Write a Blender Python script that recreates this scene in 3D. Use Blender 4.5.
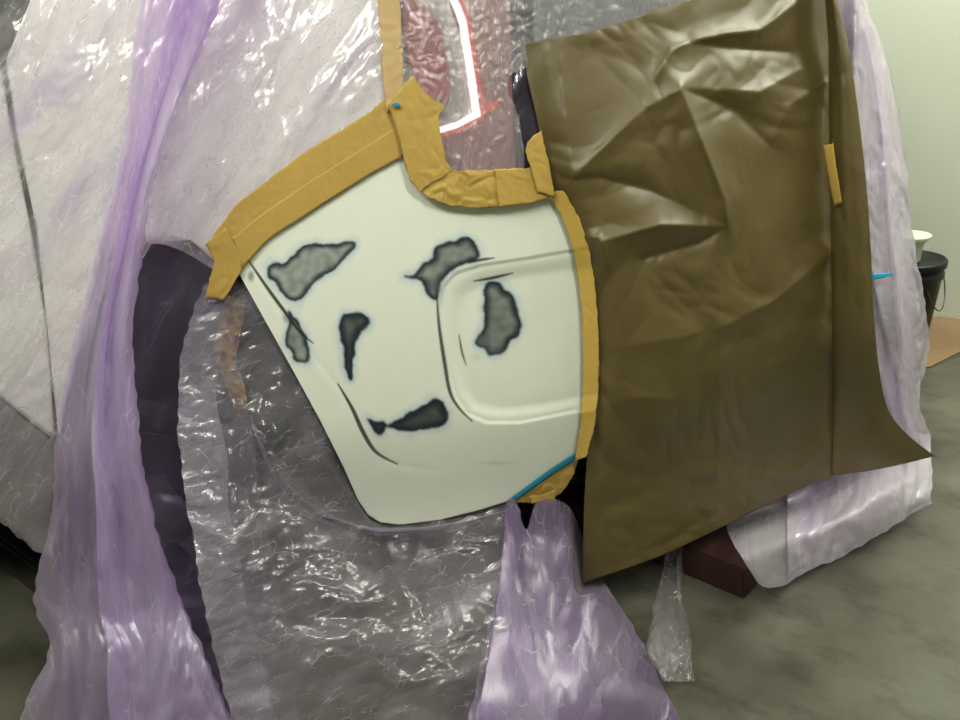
import bpy, bmesh, math
import numpy as np
from mathutils import Matrix, Vector

scene = bpy.context.scene
for o in list(bpy.data.objects):
    bpy.data.objects.remove(o)
col = scene.collection

# ------------------------------------------------------------------ camera
FPX = 800.0                      # focal length in pixels of the 960 x 720 frame
CAM_H, PITCH, ROLL = 1.30, 22.0, -4.0
CAM = np.array([0.0, 0.0, CAM_H])
Rm = Matrix.Rotation(math.radians(90 - PITCH), 3, 'X') @ Matrix.Rotation(math.radians(ROLL), 3, 'Z')
cam_data = bpy.data.cameras.new('camera')
cam = bpy.data.objects.new('camera', cam_data)
col.objects.link(cam)
cam.matrix_world = Matrix.Translation(Vector(CAM)) @ Rm.to_4x4()
cam_data.sensor_fit = 'HORIZONTAL'
cam_data.sensor_width = 36.0
cam_data.lens = 36.0 * FPX / 960.0
cam_data.clip_start = 0.02
scene.camera = cam
R = np.array(Rm)

# ------------------------------------------------------------------ world, exposure
world = bpy.data.worlds.new('world')
scene.world = world
world.use_nodes = True
world.node_tree.nodes['Background'].inputs[0].default_value = (0.9, 1.0, 0.92, 1)
world.node_tree.nodes['Background'].inputs[1].default_value = 0.05
vs = scene.view_settings
vs.view_transform = 'Standard'
vs.look = 'None'
vs.exposure = 0.25
vs.gamma = 1.0
vs.use_curve_mapping = False
scene.cycles.transparent_max_bounces = 16
scene.cycles.max_bounces = 7
scene.cycles.sample_clamp_indirect = 6.0
LAMP_COLOUR = (0.98, 1.0, 0.85)
LAMP_POWER = 40.0                # emission strength of each ceiling light diffuser
CEILING = 3.05
ROOM_ANGLE = math.radians(-33)   # the car stands askew in the room
# ceiling lights (x, y) in the room, long axis along the room
LIGHT_SPOTS = [(-1.15, -0.15), (0.95, -0.35), (-2.1, 1.9), (2.35, 1.75), (2.9, 2.4), (0.6, 3.3)]

# ------------------------------------------------------------------ helpers
rng = np.random.default_rng(7)

def noise2(x, y, seed=0):
    """gradient noise, about -0.7..0.7"""
    x = np.asarray(x, float); y = np.asarray(y, float)
    r = np.random.default_rng(1000 + seed)
    g = r.uniform(0, 2 * np.pi, (64, 64))
    xi = np.floor(x).astype(int); yi = np.floor(y).astype(int)
    xf = x - xi; yf = y - yi
    def gr(a, b):
        t = g[(xi + a) % 64, (yi + b) % 64]
        return np.cos(t) * (xf - a) + np.sin(t) * (yf - b)
    sx = xf * xf * xf * (xf * (xf * 6 - 15) + 10)
    sy = yf * yf * yf * (yf * (yf * 6 - 15) + 10)
    a = gr(0, 0) * (1 - sx) + gr(1, 0) * sx
    b = gr(0, 1) * (1 - sx) + gr(1, 1) * sx
    return a * (1 - sy) + b * sy

def ridged(x, y, seed=0, octs=3):
    """crumpled sheet: creases where the noise folds over"""
    v = 0; a = 1.0; f = 1.0
    wx = noise2(x * 0.7, y * 0.7, seed + 50) * 0.9
    wy = noise2(x * 0.7 + 9, y * 0.7 + 3, seed + 51) * 0.9
    for k in range(octs):
        v = v + a * (np.abs(noise2((x + wx) * f + 3.1 * k, (y + wy) * f + 1.7 * k, seed + k)) * 2 - 0.5)
        a *= 0.5; f *= 2.1
    return v

def smooth(e0, e1, x):
    t = np.clip((x - e0) / (e1 - e0), 0, 1)
    return t * t * (3 - 2 * t)

def rays(px, py):
    d = np.stack([(px - 480) / FPX, -(py - 360) / FPX, -np.ones_like(px)], -1)
    return d @ R.T

# the car's rear corner in plan: its side runs to the left, its back to the right
def h_plan(x, z, corner=True):
    xc, w = -0.05, 0.22
    s = x - xc
    y = 1.40 + 0.175 * s + 0.325 * (np.sqrt(s * s + w * w) - w)
    if not corner:
        return y
    x0 = 1.20 - 0.30 * np.clip(z - 0.55, 0, 2)          # far rear corner, leaning in above
    y = y + 3.2 * 0.06 * np.logaddexp(0, (x - x0) / 0.06)
    return y

def p_prof(z):
    up = np.clip(z - 0.62, 0, 9)
    return 0.20 * up * up + 0.052 * smooth(0.0, 0.34, 0.64 - z)

def hit(px, py, d, floor=True, corner=False):
    """point of the car surface, d metres in front of it, on the line of sight of a traced pixel"""
    px = np.asarray(px, float); py = np.asarray(py, float)
    D = rays(px, py)
    lo = np.full(px.shape, 0.3); hi = np.full(px.shape, 9.0)
    for _ in range(44):
        m = 0.5 * (lo + hi)
        X = m * D[..., 0]; Y = m * D[..., 1]; Z = CAM_H + m * D[..., 2]
        f = Y - h_plan(X, Z, corner) - p_prof(Z) + d
        pos = f > 0
        hi = np.where(pos, m, hi); lo = np.where(pos, lo, m)
    t = 0.5 * (lo + hi)
    P = CAM + t[..., None] * D
    if floor:
        low = P[..., 2] < 0.006
        tf = (CAM_H - 0.006) / np.maximum(-D[..., 2], 1e-3)
        P = np.where(low[..., None], CAM + tf[..., None] * D, P)
    return P

def floor_at(px, py, z=0.0):
    D = rays(np.array([float(px)]), np.array([float(py)]))[0]
    return CAM + D * ((CAM_H - z) / -D[2])

def catmull(pts, t):
    pts = np.asarray(pts, float)
    n = len(pts)
    f = np.clip(t, 0, 1) * (n - 1)
    i = np.minimum(f.astype(int), n - 2); f = f - i
    p0 = pts[np.maximum(i - 1, 0)]; p1 = pts[i]; p2 = pts[i + 1]; p3 = pts[np.minimum(i + 2, n - 1)]
    sh = (len(t),) + (1,) * (pts.ndim - 1)
    f = f.reshape(sh)
    return 0.5 * (2 * p1 + (p2 - p0) * f + (2 * p0 - 5 * p1 + 4 * p2 - p3) * f ** 2 + (3 * p1 - p0 - 3 * p2 + p3) * f ** 3)

def linear(pts, t):
    pts = np.asarray(pts, float)
    n = len(pts)
    f = np.clip(t, 0, 1) * (n - 1)
    i = np.minimum(f.astype(int), n - 2); f = f - i
    f = f.reshape((len(t),) + (1,) * (pts.ndim - 1))
    return pts[i] * (1 - f) + pts[i + 1] * f

def resample(poly, n):
    """polyline -> n points evenly along it"""
    p = np.asarray(poly, float)
    s = np.r_[0, np.cumsum(np.hypot(*np.diff(p, axis=0).T))]
    q = np.linspace(0, s[-1], n)
    return np.stack([np.interp(q, s, p[:, 0]), np.interp(q, s, p[:, 1])], -1)

def net_grid(net, nu, nv, fn=catmull):
    """control net [row][column] of pixels -> (nv, nu) arrays of pixels and of u, v"""
    net = np.asarray(net, float)
    u = np.linspace(0, 1, nu); v = np.linspace(0, 1, nv)
    a = fn(net, v)
    b = fn(np.swapaxes(a, 0, 1), u)
    g = np.swapaxes(b, 0, 1)
    U, V = np.meshgrid(u, v)
    return g[..., 0], g[..., 1], U, V

def link(o, parent=None):
    col.objects.link(o)
    if parent is not None:
        o.parent = parent
    return o

def tag(o, label, cat, group=None, kind=None):
    o['label'] = label
    o['category'] = cat
    if group: o['group'] = group
    if kind: o['kind'] = kind
    return o

def structure(o):
    o['kind'] = 'structure'
    return o

def empty(name, loc=(0, 0, 0)):
    o = bpy.data.objects.new(name, None)
    o.location = loc
    o.empty_display_size = 0.1
    return link(o)

def grid_mesh(name, P, mat, parent=None, UV=None, cols=None, smooth_shade=True, solid=0.0, mask=None):
    """(nv, nu, 3) points -> one mesh facing the camera side"""
    nv, nu = P.shape[:2]
    verts = P.reshape(-1, 3)
    idx = np.arange(nv * nu).reshape(nv, nu)
    F = np.stack([idx[:-1, :-1], idx[1:, :-1], idx[1:, 1:], idx[:-1, 1:]], -1)
    F = F[mask] if mask is not None else F.reshape(-1, 4)
    me = bpy.data.meshes.new(name)
    me.vertices.add(len(verts)); me.vertices.foreach_set('co', verts.ravel())
    n = len(F)
    me.loops.add(n * 4); me.loops.foreach_set('vertex_index', F.ravel().astype(np.int32))
    me.polygons.add(n)
    me.polygons.foreach_set('loop_start', np.arange(0, n * 4, 4, dtype=np.int32))
    me.update(calc_edges=True)
    if smooth_shade:
        me.polygons.foreach_set('use_smooth', np.ones(n, bool))
    if UV is not None:
        l = me.uv_layers.new(name='UVMap')
        l.data.foreach_set('uv', UV.reshape(-1, 2)[F.ravel()].ravel())
    if cols is not None:
        c = me.color_attributes.new('paint', 'FLOAT_COLOR', 'POINT')
        c.data.foreach_set('color', np.concatenate([cols.reshape(-1, 3), np.ones((len(verts), 1))], 1).ravel())
    me.validate(); me.update()
    me.materials.append(mat)
    o = bpy.data.objects.new(name, me)
    link(o, parent)
    if mask is not None:
        bm = bmesh.new(); bm.from_mesh(me)
        bmesh.ops.delete(bm, geom=[x for x in bm.verts if not x.link_faces], context='VERTS')
        bm.to_mesh(me); bm.free()
    if solid:
        s = o.modifiers.new('thickness', 'SOLIDIFY'); s.thickness = solid; s.offset = -1
    return o

def bm_obj(name, bm, mat, parent=None, shade=True):
    bmesh.ops.recalc_face_normals(bm, faces=bm.faces)
    me = bpy.data.meshes.new(name)
    bm.to_mesh(me); bm.free()
    if shade:
        for p in me.polygons: p.use_smooth = True
    me.materials.append(mat)
    return link(bpy.data.objects.new(name, me), parent)

def lathe(name, prof, mat, parent=None, seg=40, loc=(0, 0, 0)):
    bm = bmesh.new()
    rings = []
    for r, z in prof:
        rings.append([bm.verts.new((r * math.cos(2 * math.pi * k / seg), r * math.sin(2 * math.pi * k / seg), z)) for k in range(seg)])
    for a, b in zip(rings[:-1], rings[1:]):
        for k in range(seg):
            bm.faces.new((a[k], a[(k + 1) % seg], b[(k + 1) % seg], b[k]))
    bm.faces.new(rings[0][::-1]); bm.faces.new(rings[-1])
    o = bm_obj(name, bm, mat, parent)
    o.location = loc
    return o

def box(name, lo, hi, mat, parent=None, bevel=0.0):
    bm = bmesh.new()
    bmesh.ops.create_cube(bm, size=1)
    for v in bm.verts:
        v.co = Vector([(lo[i] + hi[i]) / 2 + v.co[i] * (hi[i] - lo[i]) for i in range(3)])
    if bevel:
        bmesh.ops.bevel(bm, geom=list(bm.edges), offset=bevel, segments=2, affect='EDGES')
    return bm_obj(name, bm, mat, parent, shade=False)

def tube(name, pts, r, mat, parent=None, seg=8):
    bm = bmesh.new(); rings = []
    pts = [Vector(p) for p in pts]
    for i, p in enumerate(pts):
        t = (pts[min(i + 1, len(pts) - 1)] - pts[max(i - 1, 0)]).normalized()
        a = t.orthogonal().normalized() if i == 0 else (a - t * a.dot(t)).normalized()
        b = t.cross(a)
        rings.append([bm.verts.new(p + (a * math.cos(k * 2 * math.pi / seg) + b * math.sin(k * 2 * math.pi / seg)) * r) for k in range(seg)])
    for A, B in zip(rings[:-1], rings[1:]):
        for k in range(seg):
            bm.faces.new((A[k], A[(k + 1) % seg], B[(k + 1) % seg], B[k]))
    bm.faces.new(rings[0][::-1]); bm.faces.new(rings[-1])
    return bm_obj(name, bm, mat, parent)

# signed distance (pixels, inside positive) of points to a traced polygon; distance to a polyline
def seg_dist(px, py, poly, closed):
    p = np.asarray(poly, float)
    q = np.roll(p, -1, 0) if closed else p[1:]
    p = p if closed else p[:-1]
    best = np.full(px.shape, 1e9); along = np.zeros(px.shape)
    L = np.hypot(*(q - p).T); cum = np.r_[0, np.cumsum(L)]
    for i, (a, b) in enumerate(zip(p, q)):
        dx, dy = b - a
        t = np.clip(((px - a[0]) * dx + (py - a[1]) * dy) / (dx * dx + dy * dy + 1e-9), 0, 1)
        d = np.hypot(px - a[0] - t * dx, py - a[1] - t * dy)
        along = np.where(d < best, (cum[i] + t * L[i]) / cum[-1], along)
        best = np.minimum(best, d)
    return best, along

def sdf(px, py, poly):
    d, _ = seg_dist(px, py, poly, True)
    inside = np.zeros(px.shape, bool)
    p = np.asarray(poly, float); q = np.roll(p, -1, 0)
    for (x1, y1), (x2, y2) in zip(p, q):
        c = ((y1 > py) != (y2 > py))
        xx = (x2 - x1) * (py - y1) / (y2 - y1 + 1e-12) + x1
        inside ^= c & (px < xx)
    return np.where(inside, d, -d)

# ------------------------------------------------------------------ materials
def new_mat(name):
    m = bpy.data.materials.new(name); m.use_nodes = True
    nt = m.node_tree; nt.nodes.clear()
    out = nt.nodes.new('ShaderNodeOutputMaterial')
    return m, nt, out

def N(nt, kind, **kw):
    n = nt.nodes.new('ShaderNode' + kind)
    for k, v in kw.items():
        if k in n.inputs.keys(): n.inputs[k].default_value = v
        else: setattr(n, k, v)
    return n

def principled(name, colour, rough=0.5, metal=0.0, spec=0.5, vary=0.0, vscale=8.0, bump=0.0, bscale=40.0, attr=None, coat=0.0):
    m, nt, out = new_mat(name)
    b = N(nt, 'BsdfPrincipled')
    b.inputs['Base Color'].default_value = (*colour, 1)
    b.inputs['Roughness'].default_value = rough
    b.inputs['Metallic'].default_value = metal
    b.inputs['Specular IOR Level'].default_value = spec
    b.inputs['Coat Weight'].default_value = coat
    tc = N(nt, 'TexCoord')
    src = None
    if attr:
        a = N(nt, 'Attribute', attribute_name=attr); src = a.outputs['Color']
    if vary:
        n = N(nt, 'TexNoise', Scale=vscale, Detail=5.0, Roughness=0.6)
        nt.links.new(tc.outputs['Object'], n.inputs['Vector'])
        mr = N(nt, 'MapRange'); mr.inputs[3].default_value = 1 - vary; mr.inputs[4].default_value = 1 + vary
        nt.links.new(n.outputs['Fac'], mr.inputs[0])
        mx = N(nt, 'MixRGB', blend_type='MULTIPLY'); mx.inputs[0].default_value = 1; mx.inputs[1].default_value = (*colour, 1)
        if src: nt.links.new(src, mx.inputs[1])
        nt.links.new(mr.outputs[0], mx.inputs[2]); src = mx.outputs[0]
    if src: nt.links.new(src, b.inputs['Base Color'])
    if bump:
        n = N(nt, 'TexNoise', Scale=bscale, Detail=4.0)
        nt.links.new(tc.outputs['Object'], n.inputs['Vector'])
        bp = N(nt, 'Bump', Strength=bump, Distance=0.01)
        nt.links.new(n.outputs['Fac'], bp.inputs['Height']); nt.links.new(bp.outputs[0], b.inputs['Normal'])
    nt.links.new(b.outputs[0], out.inputs[0])
    return m

def emission(name, colour, strength):
    m, nt, out = new_mat(name)
    e = N(nt, 'Emission', Strength=strength); e.inputs[0].default_value = (*colour, 1)
    nt.links.new(e.outputs[0], out.inputs[0])
    return m

def film(name, body=(0.74, 0.69, 0.80), clear=(0.96, 0.94, 0.98), haze=0.35, hvar=0.25, stretch=(1, 1), angle=0.0,
         scale=1.0, bump=0.5, rough=0.16, gloss=1.0, body2=None, streak=0.3, fine=0.4, crease=0.0):
    """thin polythene: clear with a lilac haze, glossy, finely crinkled"""
    m, nt, out = new_mat(name)
    L = nt.links.new
    tc = N(nt, 'TexCoord')
    mp = N(nt, 'Mapping'); mp.inputs['Scale'].default_value = (stretch[0], stretch[1], 1); mp.inputs['Rotation'].default_value = (0, 0, angle)
    rot = N(nt, 'Mapping'); rot.inputs['Rotation'].default_value = (0, 0, angle)
    mp.inputs['Rotation'].default_value = (0, 0, 0)
    L(tc.outputs['UV'], rot.inputs['Vector']); L(rot.outputs[0], mp.inputs['Vector'])
    wn = N(nt, 'TexNoise', Scale=14.0 * scale, Detail=2.0)
    L(mp.outputs[0], wn.inputs['Vector'])
    wm = N(nt, 'VectorMath', operation='MULTIPLY_ADD'); wm.inputs[1].default_value = (0.05 / scale,) * 3
    L(wn.outputs['Color'], wm.inputs[0]); L(mp.outputs[0], wm.inputs[2])
    v1 = N(nt, 'TexVoronoi', feature='F1', Scale=13.0 * scale, Randomness=1.0); L(wm.outputs[0], v1.inputs['Vector'])
    v2 = N(nt, 'TexVoronoi', feature='F1', Scale=48.0 * scale, Randomness=1.0); L(wm.outputs[0], v2.inputs['Vector'])
    n3 = N(nt, 'TexNoise', Scale=9.0 * scale, Detail=3.0); L(wm.outputs[0], n3.inputs['Vector'])
    # patches where the sheet is more crumpled
    pm = N(nt, 'TexNoise', Scale=4.0, Detail=2.0); L(tc.outputs['UV'], pm.inputs['Vector'])
    pr = N(nt, 'MapRange'); pr.inputs[1].default_value = 0.42; pr.inputs[2].default_value = 0.66; pr.inputs[3].default_value = 0.10; pr.inputs[4].default_value = 1.0
    L(pm.outputs['Fac'], pr.inputs[0])
    b0 = N(nt, 'Bump', Strength=bump, Distance=0.012); L(n3.outputs['Fac'], b0.inputs['Height'])
    # small flat facets between sharp creases: each cell tilts the surface its own way
    f1 = N(nt, 'VectorMath', operation='SUBTRACT'); f1.inputs[1].default_value = (0.5, 0.5, 0.5); L(v1.outputs['Color'], f1.inputs[0])
    f2 = N(nt, 'VectorMath', operation='SUBTRACT'); f2.inputs[1].default_value = (0.5, 0.5, 0.5); L(v2.outputs['Color'], f2.inputs[0])
    g1 = N(nt, 'VectorMath', operation='SCALE'); g1.inputs['Scale'].default_value = 0.42 * bump; L(f1.outputs[0], g1.inputs[0])
    k2 = N(nt, 'Math', operation='MULTIPLY'); k2.inputs[1].default_value = fine * bump; L(pr.outputs[0], k2.inputs[0])
    g2 = N(nt, 'VectorMath', operation='SCALE'); L(k2.outputs[0], g2.inputs['Scale']); L(f2.outputs[0], g2.inputs[0])
    s1 = N(nt, 'VectorMath', operation='ADD'); L(b0.outputs[0], s1.inputs[0]); L(g1.outputs[0], s1.inputs[1])
    s2 = N(nt, 'VectorMath', operation='ADD'); L(s1.outputs[0], s2.inputs[0]); L(g2.outputs[0], s2.inputs[1])
    bp = N(nt, 'VectorMath', operation='NORMALIZE'); L(s2.outputs[0], bp.inputs[0])
    tr = N(nt, 'BsdfTransparent'); tr.inputs[0].default_value = (*clear, 1)
    df = N(nt, 'BsdfDiffuse'); df.inputs[0].default_value = (*body, 1); L(b0.outputs[0], df.inputs['Normal'])
    tl = N(nt, 'BsdfTranslucent'); tl.inputs[0].default_value = (*body, 1); L(b0.outputs[0], tl.inputs['Normal'])
    mb = N(nt, 'MixShader'); mb.inputs[0].default_value = 0.40; L(df.outputs[0], mb.inputs[1]); L(tl.outputs[0], mb.inputs[2])
    hz = N(nt, 'TexNoise', Scale=7.0, Detail=4.0); L(wm.outputs[0], hz.inputs['Vector'])
    hr = N(nt, 'MapRange'); hr.inputs[1].default_value = 0.3; hr.inputs[2].default_value = 0.7
    hr.inputs[3].default_value = max(0.02, haze - hvar / 2); hr.inputs[4].default_value = min(0.97, haze + hvar / 2)
    L(hz.outputs['Fac'], hr.inputs[0])
    # long streaks where the sheet lies doubled
    st = N(nt, 'TexNoise', Scale=4.5, Detail=3.0, Roughness=0.55); L(mp.outputs[0], st.inputs['Vector'])
    sr = N(nt, 'MapRange'); sr.inputs[1].default_value = 0.52; sr.inputs[2].default_value = 0.68; L(st.outputs['Fac'], sr.inputs[0])
    bc = N(nt, 'MixRGB'); bc.inputs[1].default_value = (*body, 1); bc.inputs[2].default_value = (*(body2 or body), 1); L(sr.outputs[0], bc.inputs[0])
    L(bc.outputs[0], df.inputs[0]); L(bc.outputs[0], tl.inputs[0])
    ha = N(nt, 'Math', operation='MULTIPLY_ADD', use_clamp=True); ha.inputs[1].default_value = streak; L(sr.outputs[0], ha.inputs[0]); L(hr.outputs[0], ha.inputs[2])
    if crease:
        # thin stress-whitened lines where the sheet has been creased, broken up unevenly
        tot = ha.outputs[0]
        for sc_, wd, am, sd in ((9.0, 0.018, 0.45, 0.0), (30.0, 0.045, 0.9, 4.7)):
            ofs = N(nt, 'VectorMath', operation='ADD'); ofs.inputs[1].default_value = (sd, sd * 1.3, 0); L(wm.outputs[0], ofs.inputs[0])
            ve = N(nt, 'TexVoronoi', feature='DISTANCE_TO_EDGE', Scale=sc_ * scale); L(ofs.outputs[0], ve.inputs['Vector'])
            er = N(nt, 'MapRange', interpolation_type='SMOOTHSTEP'); er.inputs[1].default_value = wd; er.inputs[2].default_value = 0.0; L(ve.outputs['Distance'], er.inputs[0])
            bn = N(nt, 'TexNoise', Scale=sc_ * 0.9, Detail=2.0); L(ofs.outputs[0], bn.inputs['Vector'])
            br = N(nt, 'MapRange'); br.inputs[1].default_value = 0.48; br.inputs[2].default_value = 0.62; L(bn.outputs['Fac'], br.inputs[0])
            pp = N(nt, 'Math', operation='MULTIPLY'); L(er.outputs[0], pp.inputs[0]); L(br.outputs[0], pp.inputs[1])
            qq = N(nt, 'Math', operation='MULTIPLY_ADD', use_clamp=True); qq.inputs[1].default_value = crease * am; L(pp.outputs[0], qq.inputs[0]); L(tot, qq.inputs[2])
            tot = qq.outputs[0]
            wc_ = N(nt, 'MixRGB'); wc_.inputs[2].default_value = (0.80, 0.77, 0.82, 1); L(pp.outputs[0], wc_.inputs[0]); L(bc.outputs[0], wc_.inputs[1])
            bc = wc_
        L(bc.outputs[0], df.inputs[0]); L(bc.outputs[0], tl.inputs[0])
    else:
        tot = ha.outputs[0]
    mt = N(nt, 'MixShader'); L(tot, mt.inputs[0]); L(tr.outputs[0], mt.inputs[1]); L(mb.outputs[0], mt.inputs[2])
    gl = N(nt, 'BsdfGlossy'); gl.inputs['Roughness'].default_value = rough; gl.inputs[0].default_value = (1, 1, 1, 1)
    L(bp.outputs[0], gl.inputs['Normal'])
    lw = N(nt, 'LayerWeight', Blend=0.5); L(bp.outputs[0], lw.inputs['Normal'])
    pw = N(nt, 'Math', operation='POWER'); pw.inputs[1].default_value = 4.0; L(lw.outputs['Facing'], pw.inputs[0])
    fr = N(nt, 'MapRange'); fr.inputs[3].default_value = 0.075 * gloss; fr.inputs[4].default_value = 0.75
    L(pw.outputs[0], fr.inputs[0])
    mg = N(nt, 'MixShader'); L(fr.outputs[0], mg.inputs[0]); L(mt.outputs[0], mg.inputs[1]); L(gl.outputs[0], mg.inputs[2])
    L(mg.outputs[0], out.inputs[0])
    return m

M = {}
M['white_paint'] = principled('white_paint', (0.86, 0.86, 0.84), rough=0.35, coat=0.2)
M['bumper_paint'] = principled('sanded_white_paint', (0.8, 0.82, 0.74), rough=0.5, spec=0.35, attr='paint', vary=0.03, vscale=25)
M['black'] = principled('black_inner_metal', (0.012, 0.012, 0.016), rough=0.8)
M['rubber'] = principled('tyre_rubber', (0.018, 0.018, 0.02), rough=0.75, bump=0.2, bscale=60)
M['alloy'] = principled('dark_alloy', (0.10, 0.10, 0.11), rough=0.4, metal=0.8)
M['glass_dark'] = principled('dark_window_glass', (0.03, 0.035, 0.04), rough=0.08)
M['grey_trim'] = principled('grey_rear_trim', (0.14, 0.145, 0.16), rough=0.4)
M['sill'] = principled('grey_sill_plastic', (0.24, 0.235, 0.26), rough=0.5)
M['red_lens'] = principled('red_lamp_lens', (0.36, 0.035, 0.06), rough=0.15, vary=0.2)
M['smoke_lens'] = principled('smoked_grey_lens', (0.34, 0.33, 0.33), rough=0.25)
M['pink_lens'] = principled('dull_red_lens', (0.34, 0.17, 0.18), rough=0.2, vary=0.15)
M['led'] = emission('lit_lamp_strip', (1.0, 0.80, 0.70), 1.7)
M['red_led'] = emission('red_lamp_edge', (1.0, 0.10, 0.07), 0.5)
M['tape'] = principled('ochre_masking_tape', (0.49, 0.315, 0.075), rough=0.6, vary=0.16, vscale=14, bump=0.1, bscale=90, spec=0.3)
M['tape_bright'] = principled('yellow_masking_tape', (0.58, 0.375, 0.08), rough=0.6, vary=0.08)
M['tape_tan'] = principled('pale_tan_masking_tape', (0.54, 0.36, 0.17), rough=0.6, vary=0.15)
M['tape_blue'] = principled('blue_fine_line_tape', (0.02, 0.24, 0.36), rough=0.45)
M['tape_cyan'] = principled('bright_blue_tape', (0.02, 0.45, 0.80), rough=0.45)
M['red_brown'] = principled('dark_red_brown_board', (0.030, 0.007, 0.005), rough=0.6, vary=0.2)
M['cardboard'] = principled('cardboard', (0.22, 0.135, 0.07), rough=0.8, vary=0.1, vscale=30)
M['bucket'] = principled('black_bucket_plastic', (0.008, 0.008, 0.009), rough=0.4, spec=0.35)
M['steel'] = principled('handle_wire', (0.12, 0.12, 0.12), rough=0.35, metal=0.9)
M['cup'] = principled('cream_cup_plastic', (0.72, 0.74, 0.58), rough=0.4)
M['dark_teal'] = principled('dark_teal_paint', (0.010, 0.030, 0.042), rough=0.5)
M['rust_steel'] = principled('brown_black_steel', (0.035, 0.027, 0.02), rough=0.6, vary=0.3)
M['lamp_body'] = principled('white_lamp_housing', (0.8, 0.8, 0.78), rough=0.5)
M['lamp_glow'] = emission('ceiling_light_diffuser', LAMP_COLOUR, LAMP_POWER)
M['ceiling'] = principled('ceiling_paint', (0.72, 0.73, 0.68), rough=0.9, vary=0.04)
M['wall'] = principled('wall_paint', (0.62, 0.65, 0.55), rough=0.38, vary=0.04, vscale=1.5, bump=0.03, bscale=30)

# brown masking paper: satin, faint fibre
def paper_mat():
    m, nt, out = new_mat('brown_masking_paper'); L = nt.links.new
    b = N(nt, 'BsdfPrincipled'); b.inputs['Roughness'].default_value = 0.43; b.inputs['Specular IOR Level'].default_value = 0.65
    tc = N(nt, 'TexCoord')
    n = N(nt, 'TexNoise', Scale=9.0, Detail=6.0); L(tc.outputs['Object'], n.inputs['Vector'])
    r = N(nt, 'ValToRGB'); r.color_ramp.elements[0].color = (0.098, 0.068, 0.019, 1); r.color_ramp.elements[1].color = (0.120, 0.086, 0.027, 1)
    r.color_ramp.elements[0].position = 0.3; r.color_ramp.elements[1].position = 0.7
    L(n.outputs['Fac'], r.inputs[0]); L(r.outputs[0], b.inputs['Base Color'])
    f = N(nt, 'TexNoise', Scale=60.0, Detail=6.0, Roughness=0.7); L(tc.outputs['Object'], f.inputs['Vector'])
    bp = N(nt, 'Bump', Strength=0.12, Distance=0.004); L(f.outputs['Fac'], bp.inputs['Height']); L(bp.outputs[0], b.inputs['Normal'])
    L(b.outputs[0], out.inputs[0])
    return m
M['paper'] = paper_mat()

# stained concrete
def floor_mat():
    m, nt, out = new_mat('stained_concrete'); L = nt.links.new
    b = N(nt, 'BsdfPrincipled'); b.inputs['Specular IOR Level'].default_value = 0.4
    tc = N(nt, 'TexCoord')
    n1 = N(nt, 'TexNoise', Scale=1.6, Detail=8.0, Roughness=0.62); L(tc.outputs['Object'], n1.inputs['Vector'])
    r1 = N(nt, 'ValToRGB'); r1.color_ramp.elements[0].color = (0.055, 0.052, 0.038, 1); r1.color_ramp.elements[1].color = (0.140, 0.137, 0.106, 1)
    r1.color_ramp.elements[0].position = 0.35; r1.color_ramp.elements[1].position = 0.68
    L(n1.outputs['Fac'], r1.inputs[0])
    mp = N(nt, 'Mapping'); mp.inputs['Rotation'].default_value = (0, 0, 0.5); mp.inputs['Scale'].default_value = (1.0, 1.5, 1)
    L(tc.outputs['Object'], mp.inputs['Vector'])
    n2 = N(nt, 'TexNoise', Scale=6.0, Detail=9.0, Roughness=0.68); L(mp.outputs[0], n2.inputs['Vector'])
    r2 = N(nt, 'ValToRGB'); r2.color_ramp.elements[0].color = (0.35, 0.34, 0.3, 1); r2.color_ramp.elements[1].color = (1, 1, 1, 1)
    r2.color_ramp.elements[0].position = 0.33; r2.color_ramp.elements[1].position = 0.5
    L(n2.outputs['Fac'], r2.inputs[0])
    mx = N(nt, 'MixRGB', blend_type='MULTIPLY'); mx.inputs[0].default_value = 0.75
    L(r1.outputs[0], mx.inputs[1]); L(r2.outputs[0], mx.inputs[2]); L(mx.outputs[0], b.inputs['Base Color'])
    rr = N(nt, 'MapRange'); rr.inputs[3].default_value = 0.2; rr.inputs[4].default_value = 0.5; L(n1.outputs['Fac'], rr.inputs[0]); L(rr.outputs[0], b.inputs['Roughness'])
    bp = N(nt, 'Bump', Strength=0.25, Distance=0.01); L(n2.outputs['Fac'], bp.inputs['Height']); L(bp.outputs[0], b.inputs['Normal'])
    L(b.outputs[0], out.inputs[0])
    return m
M['floor'] = floor_mat()

LILAC = (0.50, 0.38, 0.64)
M['film_cling'] = film('clear_film_clinging', body=(0.80, 0.74, 0.80), body2=(0.64, 0.55, 0.74), clear=(0.985, 0.95, 0.995), haze=0.30, hvar=0.3, streak=0.25, stretch=(2.0, 0.6), angle=0.6, bump=0.42, scale=1.2, rough=0.2, fine=0.7, crease=0.4)
M['film_fold'] = film('lilac_film_folds', body=(0.64, 0.51, 0.79), body2=(0.74, 0.66, 0.84), clear=(0.91, 0.83, 0.965), haze=0.40, hvar=0.15, streak=0.15, stretch=(1.8, 0.35), scale=1.0, bump=0.2, rough=0.3, crease=0.10, gloss=0.7)
M['film_soft'] = film('soft_lilac_film', body=(0.44, 0.34, 0.57), body2=(0.52, 0.44, 0.62), clear=(0.90, 0.83, 0.955), haze=0.22, hvar=0.10, streak=0.08, stretch=(1.6, 0.5), scale=1.1, bump=0.15, rough=0.32, gloss=0.55, crease=0.06)
M['film_dark'] = film('thin_smooth_lilac_film', body=(0.42, 0.34, 0.56), clear=(0.93, 0.90, 0.97), haze=0.13, hvar=0.10, streak=0.10, stretch=(1.8, 0.4), angle=0.5, bump=0.25, scale=1.0, gloss=0.6, crease=0.08)
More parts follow.
